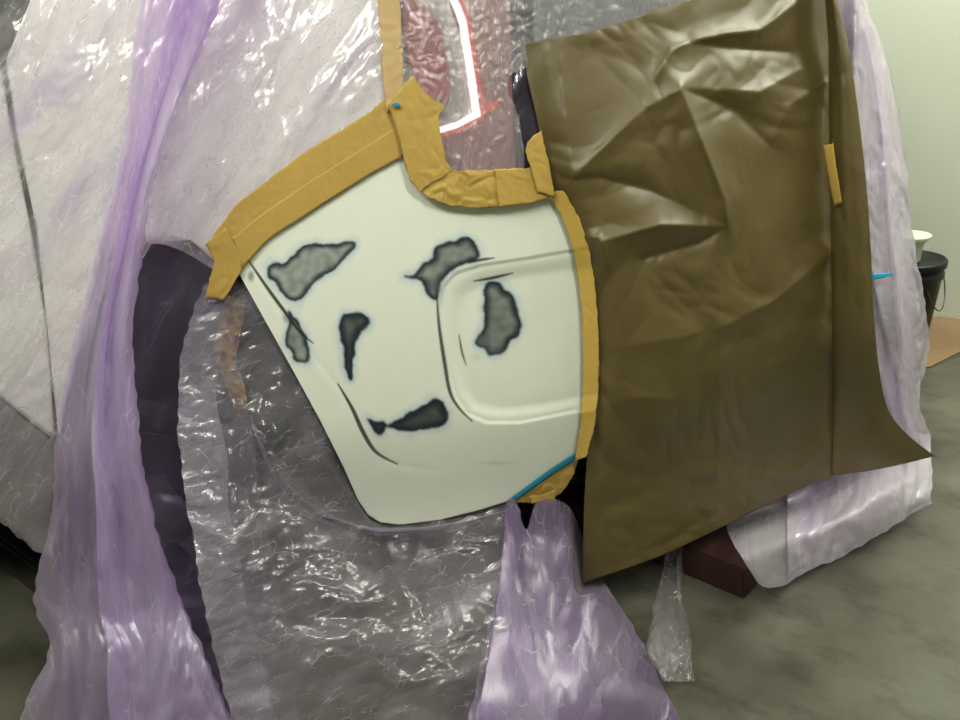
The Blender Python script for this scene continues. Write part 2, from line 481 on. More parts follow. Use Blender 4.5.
M['film_wheel'] = film('grey_film_drape', body=(0.60, 0.55, 0.65), body2=(0.66, 0.58, 0.75), haze=0.26, hvar=0.24, streak=0.25, stretch=(0.7, 1.8), angle=-0.5, bump=0.45, scale=1.4, fine=0.7, rough=0.22, crease=0.22, gloss=0.6)
M['film_scrap'] = film('crinkled_grey_film_scrap', body=(0.58, 0.56, 0.60), haze=0.24, hvar=0.3, streak=0.2, stretch=(1.6, 0.7), bump=0.6, scale=1.6, fine=0.8, crease=0.4)
M['film_lamp'] = film('grey_film_over_lamp', body=(0.62, 0.60, 0.63), haze=0.36, hvar=0.1, streak=0.12, stretch=(2.4, 0.45), bump=0.22, scale=2.0, rough=0.28, fine=0.6, crease=0.25, gloss=0.6)
M['film_pale'] = film('pale_lilac_film', body=(0.86, 0.79, 0.90), body2=(0.66, 0.54, 0.78), haze=0.50, hvar=0.2, streak=0.14, stretch=(1.8, 0.45), bump=0.3, scale=1.1, crease=0.15)

# ------------------------------------------------------------------ the room
room = Matrix.Rotation(ROOM_ANGLE, 4, 'Z')
def room_box(name, lo, hi, mat):
    o = box(name, lo, hi, mat)
    o.matrix_world = room
    return structure(o)
BACK = 3.92
room_box('floor', (-6, -4, -0.1), (6, BACK, 0), M['floor'])
room_box('ceiling', (-6, -4, CEILING), (6, BACK, CEILING + 0.1), M['ceiling'])
room_box('wall_back', (-6.1, BACK, -0.1), (6.1, BACK + 0.1, CEILING + 0.1), M['wall'])
room_box('wall_front', (-6.1, -4.1, -0.1), (6.1, -4, CEILING + 0.1), M['wall'])
room_box('wall_left', (-6.1, -4, -0.1), (-6, BACK, CEILING + 0.1), M['wall'])
room_box('wall_right', (6, -4, -0.1), (6.1, BACK, CEILING + 0.1), M['wall'])
WHERE = ['above the camera on the left', 'above the camera on the right', 'over the front of the car', 'over the far rear corner of the car',
         'by the right wall', 'over the back wall behind the car']
for i, (x, y) in enumerate(LIGHT_SPOTS):
    t = empty('ceiling_light', (x, y, CEILING))
    t.rotation_euler = (0, 0, ROOM_ANGLE)
    tag(t, 'long white ceiling light ' + WHERE[i], 'light', 'ceiling lights of the workshop')
    box('housing', (-0.68, -0.17, -0.055), (0.68, 0.17, 0.0), M['lamp_body'], t, 0.008)
    box('diffuser', (-0.64, -0.13, -0.075), (0.64, 0.13, -0.056), M['lamp_glow'], t, 0.004)

# ------------------------------------------------------------------ the car
car = empty('car', (-0.3, 1.9, 0))
tag(car, 'white car masked for painting, its sanded rear bumper corner left bare', 'car')

def surf(name, net, nu, nv, mat, d=0.0, parent=None, solid=0.0, fn=linear, floor=False, uvs=True, cols=None):
    px, py, U, V = net_grid(net, nu, nv, fn)
    dd = d(px, py, U, V) if callable(d) else np.full(px.shape, float(d))
    P = hit(px, py, dd, floor)
    if parent is not None:
        P = P - np.array(parent.location)
    UV = np.stack([px, -py], -1) * 0.0018
    return grid_mesh(name, P, mat, parent, UV=UV, solid=solid)

def rows(top, bottom, n):
    """two border polylines of the same count -> net of two rows"""
    return [resample(top, n), resample(bottom, n)]

# dark inner body behind every gap, and the underbody
xs = np.linspace(-2.6, 2.0, 120); zs = np.linspace(0.36, 1.75, 50)
X, Z = np.meshgrid(xs, zs[::-1])
Y = h_plan(X, Z) + p_prof(Z) + 0.075
grid_mesh('inner_body', np.stack([X, Y, Z], -1) - np.array(car.location), M['black'], car)
# recessed wheel housing is simply the dark body set back; floor pan closes the car below
xs = np.linspace(-2.6, 1.25, 40)
bm = bmesh.new()
fr = [bm.verts.new((x + 0.3, float(h_plan(np.array(x), np.array(0.4))) + 0.10 - 1.9, 0.36)) for x in xs]
bk = [bm.verts.new((x + 0.3, 4.0 - 1.9, 0.36)) for x in xs]
for k in range(len(xs) - 1):
    bm.faces.new((fr[k], fr[k + 1], bk[k + 1], bk[k]))
bm_obj('floor_pan', bm, M['black'], car)
bm = bmesh.new()
fr = [bm.verts.new((x + 0.3, float(h_plan(np.array(x), np.array(1.75)) + p_prof(np.array(1.75))) + 0.07 - 1.9, 1.75)) for x in np.linspace(-2.6, 0.85, 40)]
bk = [bm.verts.new((v.co.x, 4.0 - 1.9, 1.78)) for v in fr]
for k in range(len(fr) - 1):
    bm.faces.new((fr[k], fr[k + 1], bk[k + 1], bk[k]))
bm_obj('roof', bm, M['white_paint'], car)

# rear door and quarter panel, parted by the dark door gap
gap = [(-14, -160), (-10, 0), (3, 70), (16, 140), (34, 230), (50, 330), (58, 440)]
door_l = [(-330, -160), (-330, 0), (-330, 70), (-330, 140), (-330, 230), (-330, 300), (-330, 320)]
surf('rear_door', [[(-330, -20), (-120, 10), (-30, 40), (-1, 62)], [(-330, 140), (-150, 140), (-50, 140), (12, 140)],
                   [(-330, 230), (-150, 235), (-50, 240), (30, 230)], [(-330, 290), (-150, 300), (-50, 330), (46, 330)],
                   [(-330, 330), (-150, 350), (-30, 372), (54, 440)]], 60, 50, M['white_paint'], 0.0, car, 0.004)
surf('door_window', [[(-330, -200), (-150, -200), (-40, -160), (70, -130)], [(-330, -24), (-120, 5), (-30, 34), (2, 54)]], 30, 20, M['glass_dark'], -0.01, car, 0.004)
qt = [(12, -150), (60, -170), (140, -170), (220, -170), (300, -170), (385, -170)]
surf('quarter_panel', [
    [(95, -150), (120, -170), (150, -170), (220, -170), (300, -170), (384, -170)],
    [(34, -8), (85, -10), (150, -10), (220, -10), (300, -10), (385, -10)],
    [(6, 60), (80, 60), (150, 60), (220, 60), (300, 60), (386, 60)],
    [(18, 140), (70, 140), (120, 140), (200, 145), (290, 150), (400, 110)],
    [(37, 230), (70, 220), (105, 210), (160, 205), (205, 215), (285, 170)],
    [(59, 440), (76, 360), (108, 285), (145, 243), (190, 240), (222, 268)]], 120, 90, M['white_paint'], 0.0, car, 0.004)
# dark sill below the door
surf('door_sill', [[(-330, 335), (-150, 355), (-30, 377), (54, 445)], [(-330, 420), (-150, 450), (-20, 500), (60, 570)]], 40, 16, M['sill'], -0.02, car, 0.006)

# the wheel: tyre, rim, hub under the film
wc = hit(np.array([168.0]), np.array([455.0]), np.array([-0.14]), False)[0]
wheel = empty('wheel'); wheel.parent = car
wheel.location = Vector((wc[0] + 0.3, wc[1] - 1.9 + 0.02, 0.345))
ax = math.atan2(-0.15, 1.0)
wheel.rotation_euler = (math.radians(90), 0, ax)
def tor(name, prof, mat, parent, seg=64):
    bm = bmesh.new(); rr = []
    for r, z in prof:
        rr.append([bm.verts.new((r * math.cos(2 * math.pi * k / seg), r * math.sin(2 * math.pi * k / seg), z)) for k in range(seg)])
    for a, b in zip(rr, rr[1:] + rr[:1]):
        for k in range(seg):
            bm.faces.new((a[k], a[(k + 1) % seg], b[(k + 1) % seg], b[k]))
    return bm_obj(name, bm, mat, parent)
tor('tyre', [(0.225, 0.10), (0.25, 0.115), (0.30, 0.115), (0.33, 0.095), (0.343, 0.06), (0.344, 0.0), (0.343, -0.06), (0.33, -0.095), (0.30, -0.115), (0.225, -0.10)], M['rubber'], wheel)
tor('rim', [(0.225, 0.10), (0.232, 0.105), (0.232, -0.1), (0.205, -0.09), (0.205, 0.06), (0.215, 0.095)], M['alloy'], wheel)
for k in range(5):
    a = 2 * math.pi * k / 5 + 0.3
    bm = bmesh.new()
    c, s = math.cos(a), math.sin(a)
    q = []
    for (r, w, z) in [(0.05, 0.030, 0.075), (0.13, 0.022, 0.082), (0.212, 0.032, 0.07)]:
        q.append([bm.verts.new((r * c - e * w * s, r * s + e * w * c, z + dz)) for dz in (0, -0.03) for e in (-1, 1)])
    for A, B in zip(q[:-1], q[1:]):
        for i, j in ((0, 1), (1, 3), (3, 2), (2, 0)):
            bm.faces.new((A[i], A[j], B[j], B[i]))
    bm.faces.new([q[0][i] for i in (0, 1, 3, 2)]); bm.faces.new([q[-1][i] for i in (0, 2, 3, 1)])
    bm_obj('spoke', bm, M['alloy'], wheel, shade=False)
lathe('hub', [(0.0005, 0.095), (0.035, 0.092), (0.065, 0.078), (0.07, 0.03), (0.0005, 0.03)][::-1], M['alloy'], wheel, 24)

# tail lamp: smoked lens, red reflector, lit strip, dull red outer lens
lamp = empty('tail_lamp'); lamp.parent = car
lamp['label'] = 'red and grey tail lamp with a lit white strip, seen through film'
def lsurf(name, net, nu, nv, mat, d, solid=0.003):
    px, py, U, V = net_grid(net, nu, nv, linear)
    P = hit(px, py, np.full(px.shape, float(d)) if not callable(d) else d(px, py, U, V), False) - np.array(car.location)
    return grid_mesh(name, P, mat, lamp, UV=np.stack([px, -py], -1) * 0.0018, solid=solid)
lsurf('smoked_lens', [[(384, -70), (410, -70), (440, -60)], [(388, 0), (420, 0), (449, 3)], [(392, 60), (430, 60), (470, 62)], [(398, 140), (436, 133), (478, 113)]], 24, 30, M['smoke_lens'], -0.012)
lsurf('red_reflector', [[(402, -4), (418, 2), (434, 14)], [(403, 30), (424, 32), (443, 36)], [(408, 66), (430, 70), (450, 80)], [(424, 92), (436, 100), (449, 104)]], 16, 24, M['red_lens'],
      lambda px, py, U, V: -0.004 + 0.006 * ridged(px / 16, py / 22, 5, 2))
lsurf('outer_lens', [[(452, -70), (480, -70), (506, -70)], [(456, 0), (486, 0), (510, 0)], [(474, 62), (496, 62), (511, 62)], [(481, 112), (500, 108), (513, 104)],
                     [(440, 136), (480, 140), (515, 140)], [(446, 178), (480, 182), (519, 180)]], 24, 40, M['pink_lens'], -0.010)
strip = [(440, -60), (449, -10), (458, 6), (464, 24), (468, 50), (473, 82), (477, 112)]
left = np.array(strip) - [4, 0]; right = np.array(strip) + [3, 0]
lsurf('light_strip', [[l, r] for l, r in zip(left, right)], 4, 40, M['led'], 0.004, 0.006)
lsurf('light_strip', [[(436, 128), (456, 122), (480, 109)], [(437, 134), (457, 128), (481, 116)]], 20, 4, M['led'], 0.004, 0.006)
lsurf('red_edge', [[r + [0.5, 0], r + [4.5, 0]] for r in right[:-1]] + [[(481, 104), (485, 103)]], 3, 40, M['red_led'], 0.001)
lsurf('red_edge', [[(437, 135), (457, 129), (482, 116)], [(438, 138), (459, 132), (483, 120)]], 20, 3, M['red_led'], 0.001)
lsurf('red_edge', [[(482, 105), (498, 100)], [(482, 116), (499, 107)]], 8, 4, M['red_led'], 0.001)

# tailgate: dark gap, grey upper trim, white lower skin (under the paper)
surf('tailgate_trim', [[(536, -160), (640, -170), (820, -170)], [(534, 60), (660, 60), (820, 60)], [(548, 170), (660, 160), (830, 150)]], 40, 30, M['grey_trim'], -0.005, car, 0.004)
surf('tailgate', [[(550, 175), (660, 166), (835, 155)], [(580, 260), (700, 245), (850, 225)]], 30, 16, M['white_paint'], -0.012, car, 0.004)

# ---- rear bumper cover: traced outline, pressed recess, creases, sanded repair spots
top = [(238, 271), (252, 250), (268, 236), (320, 203), (370, 172), (402, 153), (407, 172), (416, 186), (430, 197), (450, 204), (480, 207), (520, 203), (552, 196), (640, 185), (760, 175)]
bot = [(238, 271.5), (262, 315), (290, 365), (320, 420), (344, 468), (358, 500), (368, 515), (380, 522.5), (400, 525), (440, 520), (480, 510), (512, 500), (545, 477), (576, 456), (650, 440), (760, 425)]
recess_out = [(800, 210), (585, 247), (520, 258), (480, 264), (455, 272), (442, 286), (438, 305), (440, 340), (446, 372), (454, 398), (466, 415), (486, 424), (520, 424), (585, 411), (800, 370)]
recess_in = [(800, 235), (585, 270), (515, 280), (482, 287), (467, 299), (461, 320), (463, 360), (469, 388), (479, 401), (500, 406), (540, 402), (585, 393), (800, 355)]
flare = [(246, 260), (285, 320), (315, 358), (340, 388), (365, 435), (378, 452), (397, 464), (430, 470), (470, 468)]

def Z6(pts, ox, oy, s): return [(x / s + ox, y / s + oy) for x, y in pts]
spots = [
    (Z6([(105,110),(120,97),(160,95),(185,72),(215,47),(260,40),(300,42),(345,33),(358,42),(345,65),(325,85),(300,110),(270,130),(245,145),(230,165),(215,185),(190,205),(170,200),(155,185),(130,150),(110,130)],230,230,2.878), 0.34, 1.8),
    (Z6([(170,235),(185,250),(205,280),(220,315),(228,350),(222,378),(205,380),(190,375),(175,350),(160,325),(163,300),(168,270)],230,230,2.878), 0.28, 1.5),
    (Z6([(330,245),(355,240),(385,243),(400,258),(395,275),(375,295),(362,320),(360,350),(352,380),(352,415),(347,430),(338,415),(330,390),(328,350),(318,310),(315,275),(320,255)],230,230,2.878), 0.11, 3.2),
    (Z6([(397,545),(420,552),(440,552),(455,560),(475,552),(505,535),(530,520),(560,505),(580,487),(605,490),(618,510),(625,540),(615,560),(595,568),(560,572),(530,578),(500,578),(470,572),(450,569),(440,580),(425,585),(410,570)],230,230,2.878), 0.085, 3.6),
    (Z6([(255,110),(285,100),(310,75),(340,50),(350,20),(400,3),(440,-5),(465,10),(480,45),(470,62),(440,70),(400,85),(370,115),(355,150),(350,180),(325,165),(315,140),(295,120),(275,120)],320,240,3.0), 0.27, 2.8),
    (Z6([(490,150),(505,130),(540,127),(555,150),(575,165),(588,185),(592,215),(605,250),(595,280),(570,305),(545,340),(510,343),(495,325),(475,320),(468,300),(485,275),(495,250),(490,215),(495,185)],320,240,3.0), 0.22, 3.0),
]
lines = [  # dark guide coat left in the creases: polyline, greatest half width
    ([(247, 258), (266, 286), (285, 312), (300, 332), (313, 343)], 1.5),
    ([(338, 384), (352, 408), (363, 432), (376, 452), (397, 464)], 1.9),
    ([(437, 296), (439, 325), (445, 365), (450, 392), (459, 408), (472, 421)], 1.7),
    ([(474, 281), (492, 278), (513, 273)], 1.3),
    ([(468, 263), (480, 260), (494, 258)], 1.2),
    ([(459, 335), (462, 352), (466, 365)], 0.8),
    ([(240, 268), (246, 262)], 1.2),
]
def bumper_d(px, py):
    o = sdf(px, py, recess_out); i = sdf(px, py, recess_in)
    t = np.clip(np.maximum(o, 0) / (np.maximum(o, 0) + np.maximum(-i, 0) + 1e-6), 0, 1)
    d = -0.004 * smooth(-1, 4, o) - 0.008 * smooth(0.2, 1, t)
    fd, al = seg_dist(px, py, flare, False)
    sid = sdf(px, py, flare + [(480, 620), (200, 620), (200, 200)])
    d = d + 0.0006 * smooth(-4, 10, sid) * smooth(1.0, 0.8, al) - 0.0008 * np.exp(-(fd / 3.0) ** 2) * smooth(1.0, 0.75, al)
    return d
nu, nv = 430, 300
T = resample(top, 4000); B = resample(bot, 4000)
# pair the borders by matched fractions so that columns stay roughly upright
keyT = np.interp([238, 268, 320, 370, 402, 430, 480, 552, 640, 760], T[:, 0], np.linspace(0, 1, 4000))
keyB = np.interp([238, 262, 300, 344, 372, 405, 480, 566, 650, 760], B[:, 0], np.linspace(0, 1, 4000))
kk = np.linspace(0, 1, len(keyT))
sU = np.linspace(0, 1, nu)
sU = np.interp(sU, [0, 0.86, 1], [0, 0.80, 1])
tU = np.interp(sU, kk, keyT) * 3999; bU = np.interp(sU, kk, keyB) * 3999
def at(C, f):
    i = np.minimum(f.astype(int), len(C) - 2); w = (f - i)[:, None]
    return C[i] * (1 - w) + C[i + 1] * w
TT, BB = at(T, tU), at(B, bU)
v = np.linspace(0, 1, nv)[:, None, None]
G = TT[None] * (1 - v) + BB[None] * v
px, py = G[..., 0], G[..., 1]
d = bumper_d(px, py)
cl = np.ones(px.shape + (3,)) * np.array([0.84, 0.855, 0.775])
def blend(c, k, w): return c * (1 - w[..., None]) + np.array(k) * w[..., None]
rag = noise2(px / 11.0, py / 11.0, 21) * 2.4 + noise2(px / 4.0, py / 4.0, 22) * 0.8
mott = noise2(px / 9.0, py / 9.0, 31)
for poly, core, edge in spots:
    poly = catmull(poly + poly[:1], np.linspace(0, 1, len(poly) * 4))
    s = sdf(px, py, poly) + rag
    wide = noise2(px / 14.0, py / 14.0, 41)
    cl = blend(cl, (0.56, 0.65, 0.74), 0.75 * smooth(-11 - 7 * wide, 0, s) ** 1.6)
    cl = blend(cl, (0.012, 0.022, 0.034), smooth(-2.2, 0.8, s))
    g = core * (1 + 0.5 * mott)
    cl = blend(cl, (1, 1, 1), np.zeros_like(s))
    k = smooth(edge * 0.3, edge * 2.4 + 2.5, s)
    cl = cl * (1 - k[..., None]) + (g[..., None] * np.array([0.92, 1.0, 0.94])) * k[..., None]
for (cx, cy, rx, ry, dep) in [(251, 276, 4, 7, 0.75), (484, 341, 9, 8, 0.8), (494, 350, 10, 5, 0.6), (434, 285, 7, 11, 0.6), (476, 357, 6, 5, 0.12), (286, 318, 4, 6, 0.5), (497, 463, 26, 2, 0.18)]:
    e = np.hypot((px - cx) / rx, (py - cy) / ry)
    cl = blend(cl, (0.12, 0.14, 0.15), dep * smooth(1.2, 0.2, e))
for poly, w in lines:
    poly = catmull(poly, np.linspace(0, 1, 24)) if len(poly) > 2 else poly
    dd, al = seg_dist(px, py, poly, False)
    ww = w * (0.25 + 0.75 * np.sin(np.pi * np.clip(al, 0.02, 0.98)))
    cl = blend(cl, (0.02, 0.024, 0.02), 0.93 * smooth(ww + 1.0, ww - 0.5, dd))
P = hit(px, py, d, False) - np.array(car.location)
o = grid_mesh('bumper_cover', P, M['bumper_paint'], car, cols=cl, solid=0.0035)
o['label'] = 'bare white bumper corner with grey sanded repair spots'

# ------------------------------------------------------------------ masking tape
def tape(label, net, nu, nv, mat='tape', d=0.004, wr=0.0012, seed=0, name='masking_tape', fn=linear, jag=0.8, solid=0.0006, floor=False):
    px, py, U, V = net_grid(net, nu, nv, fn)
    edge = np.minimum(np.minimum(U, 1 - U), np.minimum(V, 1 - V))
    j = jag * np.exp(-edge / 0.03)
    px = px + j * noise2(px / 6, py / 6, seed + 3) * 2; py = py + j * noise2(px / 6 + 7, py / 6, seed + 4) * 2
    dd = d(px, py, U, V) if callable(d) else d
    dd = dd + wr * ridged(px / 14, py / 14, seed + 60, 3)
    P = hit(px, py, dd, floor)
    o = grid_mesh(name, P, M[mat], UV=np.stack([px, -py], -1) * 0.0018, solid=solid)
    return tag(o, label, 'tape')

tape('pale tan vertical strip of masking tape under film beside the tail lamp', [[(375, -70), (398, -70)], [(378, 0), (400, 0)], [(381, 60), (403, 60)], [(386, 112), (404, 108)]], 10, 60, 'tape_tan', 0.012, 0.002, 1)
tape('wide ochre masking tape running diagonally along the top of the bare panel',
     np.swapaxes(np.array([resample([(206, 246), (235, 205), (300, 155), (370, 112), (413, 75)], 30), resample([(241, 271), (266, 239), (320, 205), (370, 174), (404, 155)], 30)]), 0, 1).transpose(1, 0, 2),
     110, 24, 'tape', 0.0075, 0.0012, 5)
tape('second ochre tape strip overlapping the lower half of the diagonal tape',
     np.array([resample([(232, 238), (262, 214), (310, 181), (368, 145), (408, 119)], 30), resample([(242, 268), (268, 239), (320, 205.5), (370, 174), (405, 155)], 30)]),
     100, 14, 'tape', 0.0088, 0.0008, 7, jag=0.4)
tape('short ochre tape end folded down over the wheel arch edge', [[(206, 243), (226, 228), (243, 262)], [(214, 262), (228, 258), (240, 274)], [(205, 298), (214, 299), (223, 300)]], 20, 26, 'tape', 0.0105, 0.002, 9)
tape('ragged ochre tape piece on the peak by the red tail lamp', [[(388, 104), (413, 75), (418, 84), (430, 98)], [(394, 120), (414, 105), (430, 104), (446, 107)], [(400, 140), (416, 130), (428, 120), (438, 116)],
      [(403, 156), (417, 150), (432, 146), (442, 140)], [(410, 180), (422, 172), (436, 166), (446, 162)], [(420, 192), (430, 184), (442, 178), (452, 170)]], 34, 46, 'tape', 0.021, 0.002, 14)
tape('creased ochre tape curving under the tail lamp notch', [[(428, 170), (440, 168), (456, 171), (478, 170), (500, 170)], [(424, 178), (436, 180), (452, 184), (476, 186), (500, 186)],
      [(419, 190), (430, 198.5), (450, 205.5), (480, 208.5), (504, 206)]], 60, 26, 'tape', 0.020, 0.0045, 20)
tape('flat ochre tape strip between the lamp notch and the brown paper', [[(494, 169), (525, 168), (548, 167)], [(496, 187), (528, 184), (550, 181)], [(499, 207), (530, 203), (556, 196)]], 34, 20, 'tape', 0.0225, 0.0015, 24)
tape('upright ochre tape tab standing beside the brown paper corner', [[(527, 142), (534, 136), (541, 131)], [(526, 152), (537, 152), (546, 152)], [(532, 172), (541, 170), (550, 168)], [(538, 192), (546, 194), (555, 197)]], 14, 34, 'tape', 0.028, 0.002, 28)
ls = [(549, 193), (562, 218), (571, 242), (578, 275), (582, 310), (583.5, 345), (583, 385), (581, 425), (575, 460)]
rs = [(563, 190), (577, 214), (588, 242), (594, 278), (598, 320), (599, 355), (598, 395), (594, 430), (586, 457)]
tape('long narrow ochre tape strip down the edge between bare panel and brown paper', [[a, ((a[0] + b[0]) / 2, (a[1] + b[1]) / 2), b] for a, b in zip(ls, rs)], 12, 130, 'tape_bright', 
     lambda px, py, U, V: 0.0125 + bumper_d(px, py) * 0.8 + 0.016 * U, 0.0012, 33)
tape('thin blue tape along the lower edge of the bare panel', [[(509, 499), (530, 484), (552, 468), (575, 453)], [(513, 503), (533, 489), (555, 473), (577, 459)]], 40, 4, 'tape_blue', 0.006, 0.0004, 36, jag=0.1)
tape('crumpled ochre tape tucked under the lower panel corner', [[(513, 503), (535, 488), (556, 473), (578, 458)], [(522, 502), (540, 494), (560, 484), (575, 472)], [(530, 503), (544, 500), (556, 497), (566, 488)]], 34, 24, 'tape', 0.002, 0.006, 40)
tape('small ochre tape tab hanging below the blue tape', [[(530, 497), (543, 494), (556, 490)], [(531, 503), (543, 503), (555, 504)]], 14, 10, 'tape_bright', 0.012, 0.002, 43)
tape('tiny scrap of blue tape on the ochre tape by the tail lamp', [[(392, 103), (399, 102)], [(394, 108), (401, 106)]], 5, 4, 'tape_blue', 0.027, 0.0, 45, jag=0)
tape('loose tan tape tail hanging under the film at the wheel arch', [[(226, 296), (246, 300)], [(218, 330), (240, 335)], [(214, 352), (236, 362)], [(226, 385), (244, 385)], [(234, 410), (247, 408)]], 12, 60, 'tape',
     lambda px, py, U, V: -0.045 - 0.01 * V, 0.022, 47, fn=catmull)
# ------------------------------------------------------------------ brown masking paper
crease = [  # polyline, height (m), half width (px)
    ([(681, 88), (725, 200), (728, 226)], 0.022, 13),
    ([(681, 88), (640, 112), (560, 190)], 0.016, 22),
    ([(681, 88), (760, 92), (800, 70)], 0.010, 16),
    ([(681, 88), (735, 110), (770, 146)], -0.012, 12),
    ([(770, 146), (790, 105), (830, 80)], 0.010, 14),
    ([(728, 226), (660, 225), (590, 245)], 0.014, 14),
    ([(728, 226), (700, 243), (640, 260)], -0.012, 10),
    ([(655, 78), (672, 50), (690, 42), (725, 34), (760, 30), (795, 4)], 0.012, 9),
    ([(690, 42), (730, 48), (790, 52)], -0.010, 10),
    ([(834, 250), (775, 300), (724, 326)], 0.013, 18),
    ([(724, 326), (690, 335), (605, 350)], 0.006, 26),
    ([(720, 300), (720, 420), (716, 560)], 0.004, 12),
    ([(600, 60), (640, 100), (660, 150)], -0.006, 30),
    ([(560, 60), (575, 200)], 0.004, 10),
    ([(640, 260), (700, 320)], -0.006, 20),
    ([(562, 180), (600, 178), (650, 190), (728, 226)], -0.010, 12),
    ([(575, 238), (600, 238), (606, 262)], 0.008, 6),
    ([(830, 440), (800, 470), (780, 480)], 0.006, 8),
    ([(590, 410), (640, 396), (700, 402)], 0.004, 16),
]
def paper_d(px, py, U, V):
    d = 0.008 + 0.022 * smooth(0, 0.12, U) + 0.03 * np.sin(np.pi * np.clip(U, 0, 1)) * np.sin(np.pi * np.clip(V * 0.8 + 0.1, 0, 1))
    d = d + 0.02 * smooth(0.68, 1.0, V) * smooth(0.9, 0.1, U)
    for poly, a, w in crease:
        s, al = seg_dist(px, py, poly, False)
        d = d + 1.5 * a * smooth(0.0, 0.10, U) * np.exp(-s / w) * (0.55 + 0.45 * np.sin(np.pi * np.clip(al, 0, 1)))
    d = d + 0.006 * ridged(px / 70, py / 70, 90, 2) + 0.004 * noise2(px / 110, py / 110, 91)
    d = d + 0.0006 * ridged(px / 26, py / 26, 95, 2)
    return d
pl = [(520, 45), (536, 115), (552, 188), (575, 238), (592, 290), (598, 345), (596, 400), (588, 450), (584, 510), (583, 583)]
pr = [(834, -34), (836, 30), (837, 95), (838, 150), (838, 205), (838, 260), (838, 320), (838, 375), (838, 425), (837, 473)]
ptop = np.array([(520, 45), (600, 29), (680, 2), (760, -22), (834, -34)], float)
pbot = np.array([(583, 583), (650, 560), (700, 538), (770, 503), (837, 473)], float)
nr = len(pl)
net = []
for i in range(nr):
    f = i / (nr - 1)
    a = np.array(pl[i], float); b = np.array(pr[i], float)
    row = []
    for j in range(5):
        t = [0, 0.25, 0.5, 0.75, 1][j]
        base = a * (1 - t) + b * t
        offt = ptop[j] - (ptop[0] * (1 - t) + ptop[-1] * t)
        offb = pbot[j] - (pbot[0] * (1 - t) + pbot[-1] * t)
        row.append(base + offt * (1 - f) ** 2 + offb * f ** 2)
    net.append(row)
px, py, U, V = net_grid(net, 190, 300, catmull)
P = hit(px, py, paper_d(px, py, U, V), True)
o = grid_mesh('masking_paper', P, M['paper'], UV=np.stack([px, -py], -1) * 0.0018, solid=0.0003)
tag(o, 'large creased sheet of brown masking paper covering the back of the car', 'paper')
fl = [(822, -30), (828, 40), (829, 110), (830, 180), (831, 250), (832, 320), (832, 390), (832, 440), (831, 476)]
frr = [(830, -30), (848, 45), (858, 110), (866, 180), (871, 250), (875, 330), (885, 400), (903, 430), (935, 456)]
px, py, U, V = net_grid([[a, ((a[0] * 2 + b[0]) / 3, (a[1] * 2 + b[1]) / 3 + (2 if i == 8 else 0)), ((a[0] + b[0] * 2) / 3, (a[1] + b[1] * 2) / 3 + (2 if i == 8 else 0)), b]
                         for i, (a, b) in enumerate(zip(fl, frr))], 44, 240, catmull)
dd = 0.046 + 0.075 * U * (0.6 + 0.6 * V) + 0.02 * np.sin(np.pi * U) + 0.002 * ridged(px / 40, py / 60, 130, 2)
o = grid_mesh('masking_paper', hit(px, py, dd, True), M['paper'], UV=np.stack([px, -py], -1) * 0.0018, solid=0.0003)
tag(o, 'narrow brown paper flap flaring out at the right edge of the large sheet', 'paper')
tape('short yellow tape strip joining the brown paper sheets', [[(823, 146), (833, 143)], [(827, 170), (836, 166)], [(834, 206), (842, 203)]], 6, 24, 'tape_bright', lambda px, py, U, V: 0.070 + 0.022 * U, 0.0008, 52, jag=0.3)
tape('small bright blue tape scrap on the lilac film right of the paper', [[(872, 274), (884, 273), (895, 273)], [(872, 280), (884, 278), (892, 275)]], 10, 5, 'tape_cyan', 0.10, 0.0006, 55, jag=0.3)

# ------------------------------------------------------------------ plastic film
def sheet(label, net, nu, nv, mat, d, seed, jit=2.0, fn=catmull, name='masking_film', folds=None, floor=True):
    """folds: list of u stops; the sheet runs to and fro between them so that layers overlap"""
    px, py, U, V = net_grid(net, nu, nv, fn)
    lay = np.zeros_like(U)
    if folds is not None:
        s = np.linspace(0, 1, nu)
        uu = np.interp(s, np.linspace(0, 1, len(folds)), folds)
        lay1 = s * (len(folds) - 1)
        gx = np.empty_like(px); gy = np.empty_like(py)
        base = np.linspace(0, 1, nu)
        wob = noise2(V[:, :1] * 5 + 3, lay1[None] * 1.3, seed + 9) * 0.10
        tgt = np.clip(uu[None] + wob * np.sin(np.pi * uu[None]), 0, 1)
        for i in range(nv):
            gx[i] = np.interp(tgt[i], base, px[i]); gy[i] = np.interp(tgt[i], base, py[i])
        px, py = gx, gy
        lay = np.repeat(lay1[None], nv, 0); U = tgt
    e = np.exp(-np.minimum(U, 1 - U) / 0.03)
    px = px + jit * e * noise2(px / 13, py / 13, seed) * 2
    py = py + jit * np.exp(-(1 - V) / 0.03) * noise2(px / 13 + 5, py / 13, seed + 1) * 2
    dd = d(px, py, U, V, lay)
    P = hit(px, py, dd, floor)
    S = np.stack([px + 37 * np.floor(lay), -py], -1) * 0.0018
    o = grid_mesh(name, P, M[mat], UV=S)
    return tag(o, label, 'film', 'sheets of lilac masking film over the car')

def dC(px, py, U, V, l):
    return 0.004 + 0.006 * ridged(px / 60 + py / 160, py / 150, 300, 2) + 0.235 * smooth(0.40, 1, V)
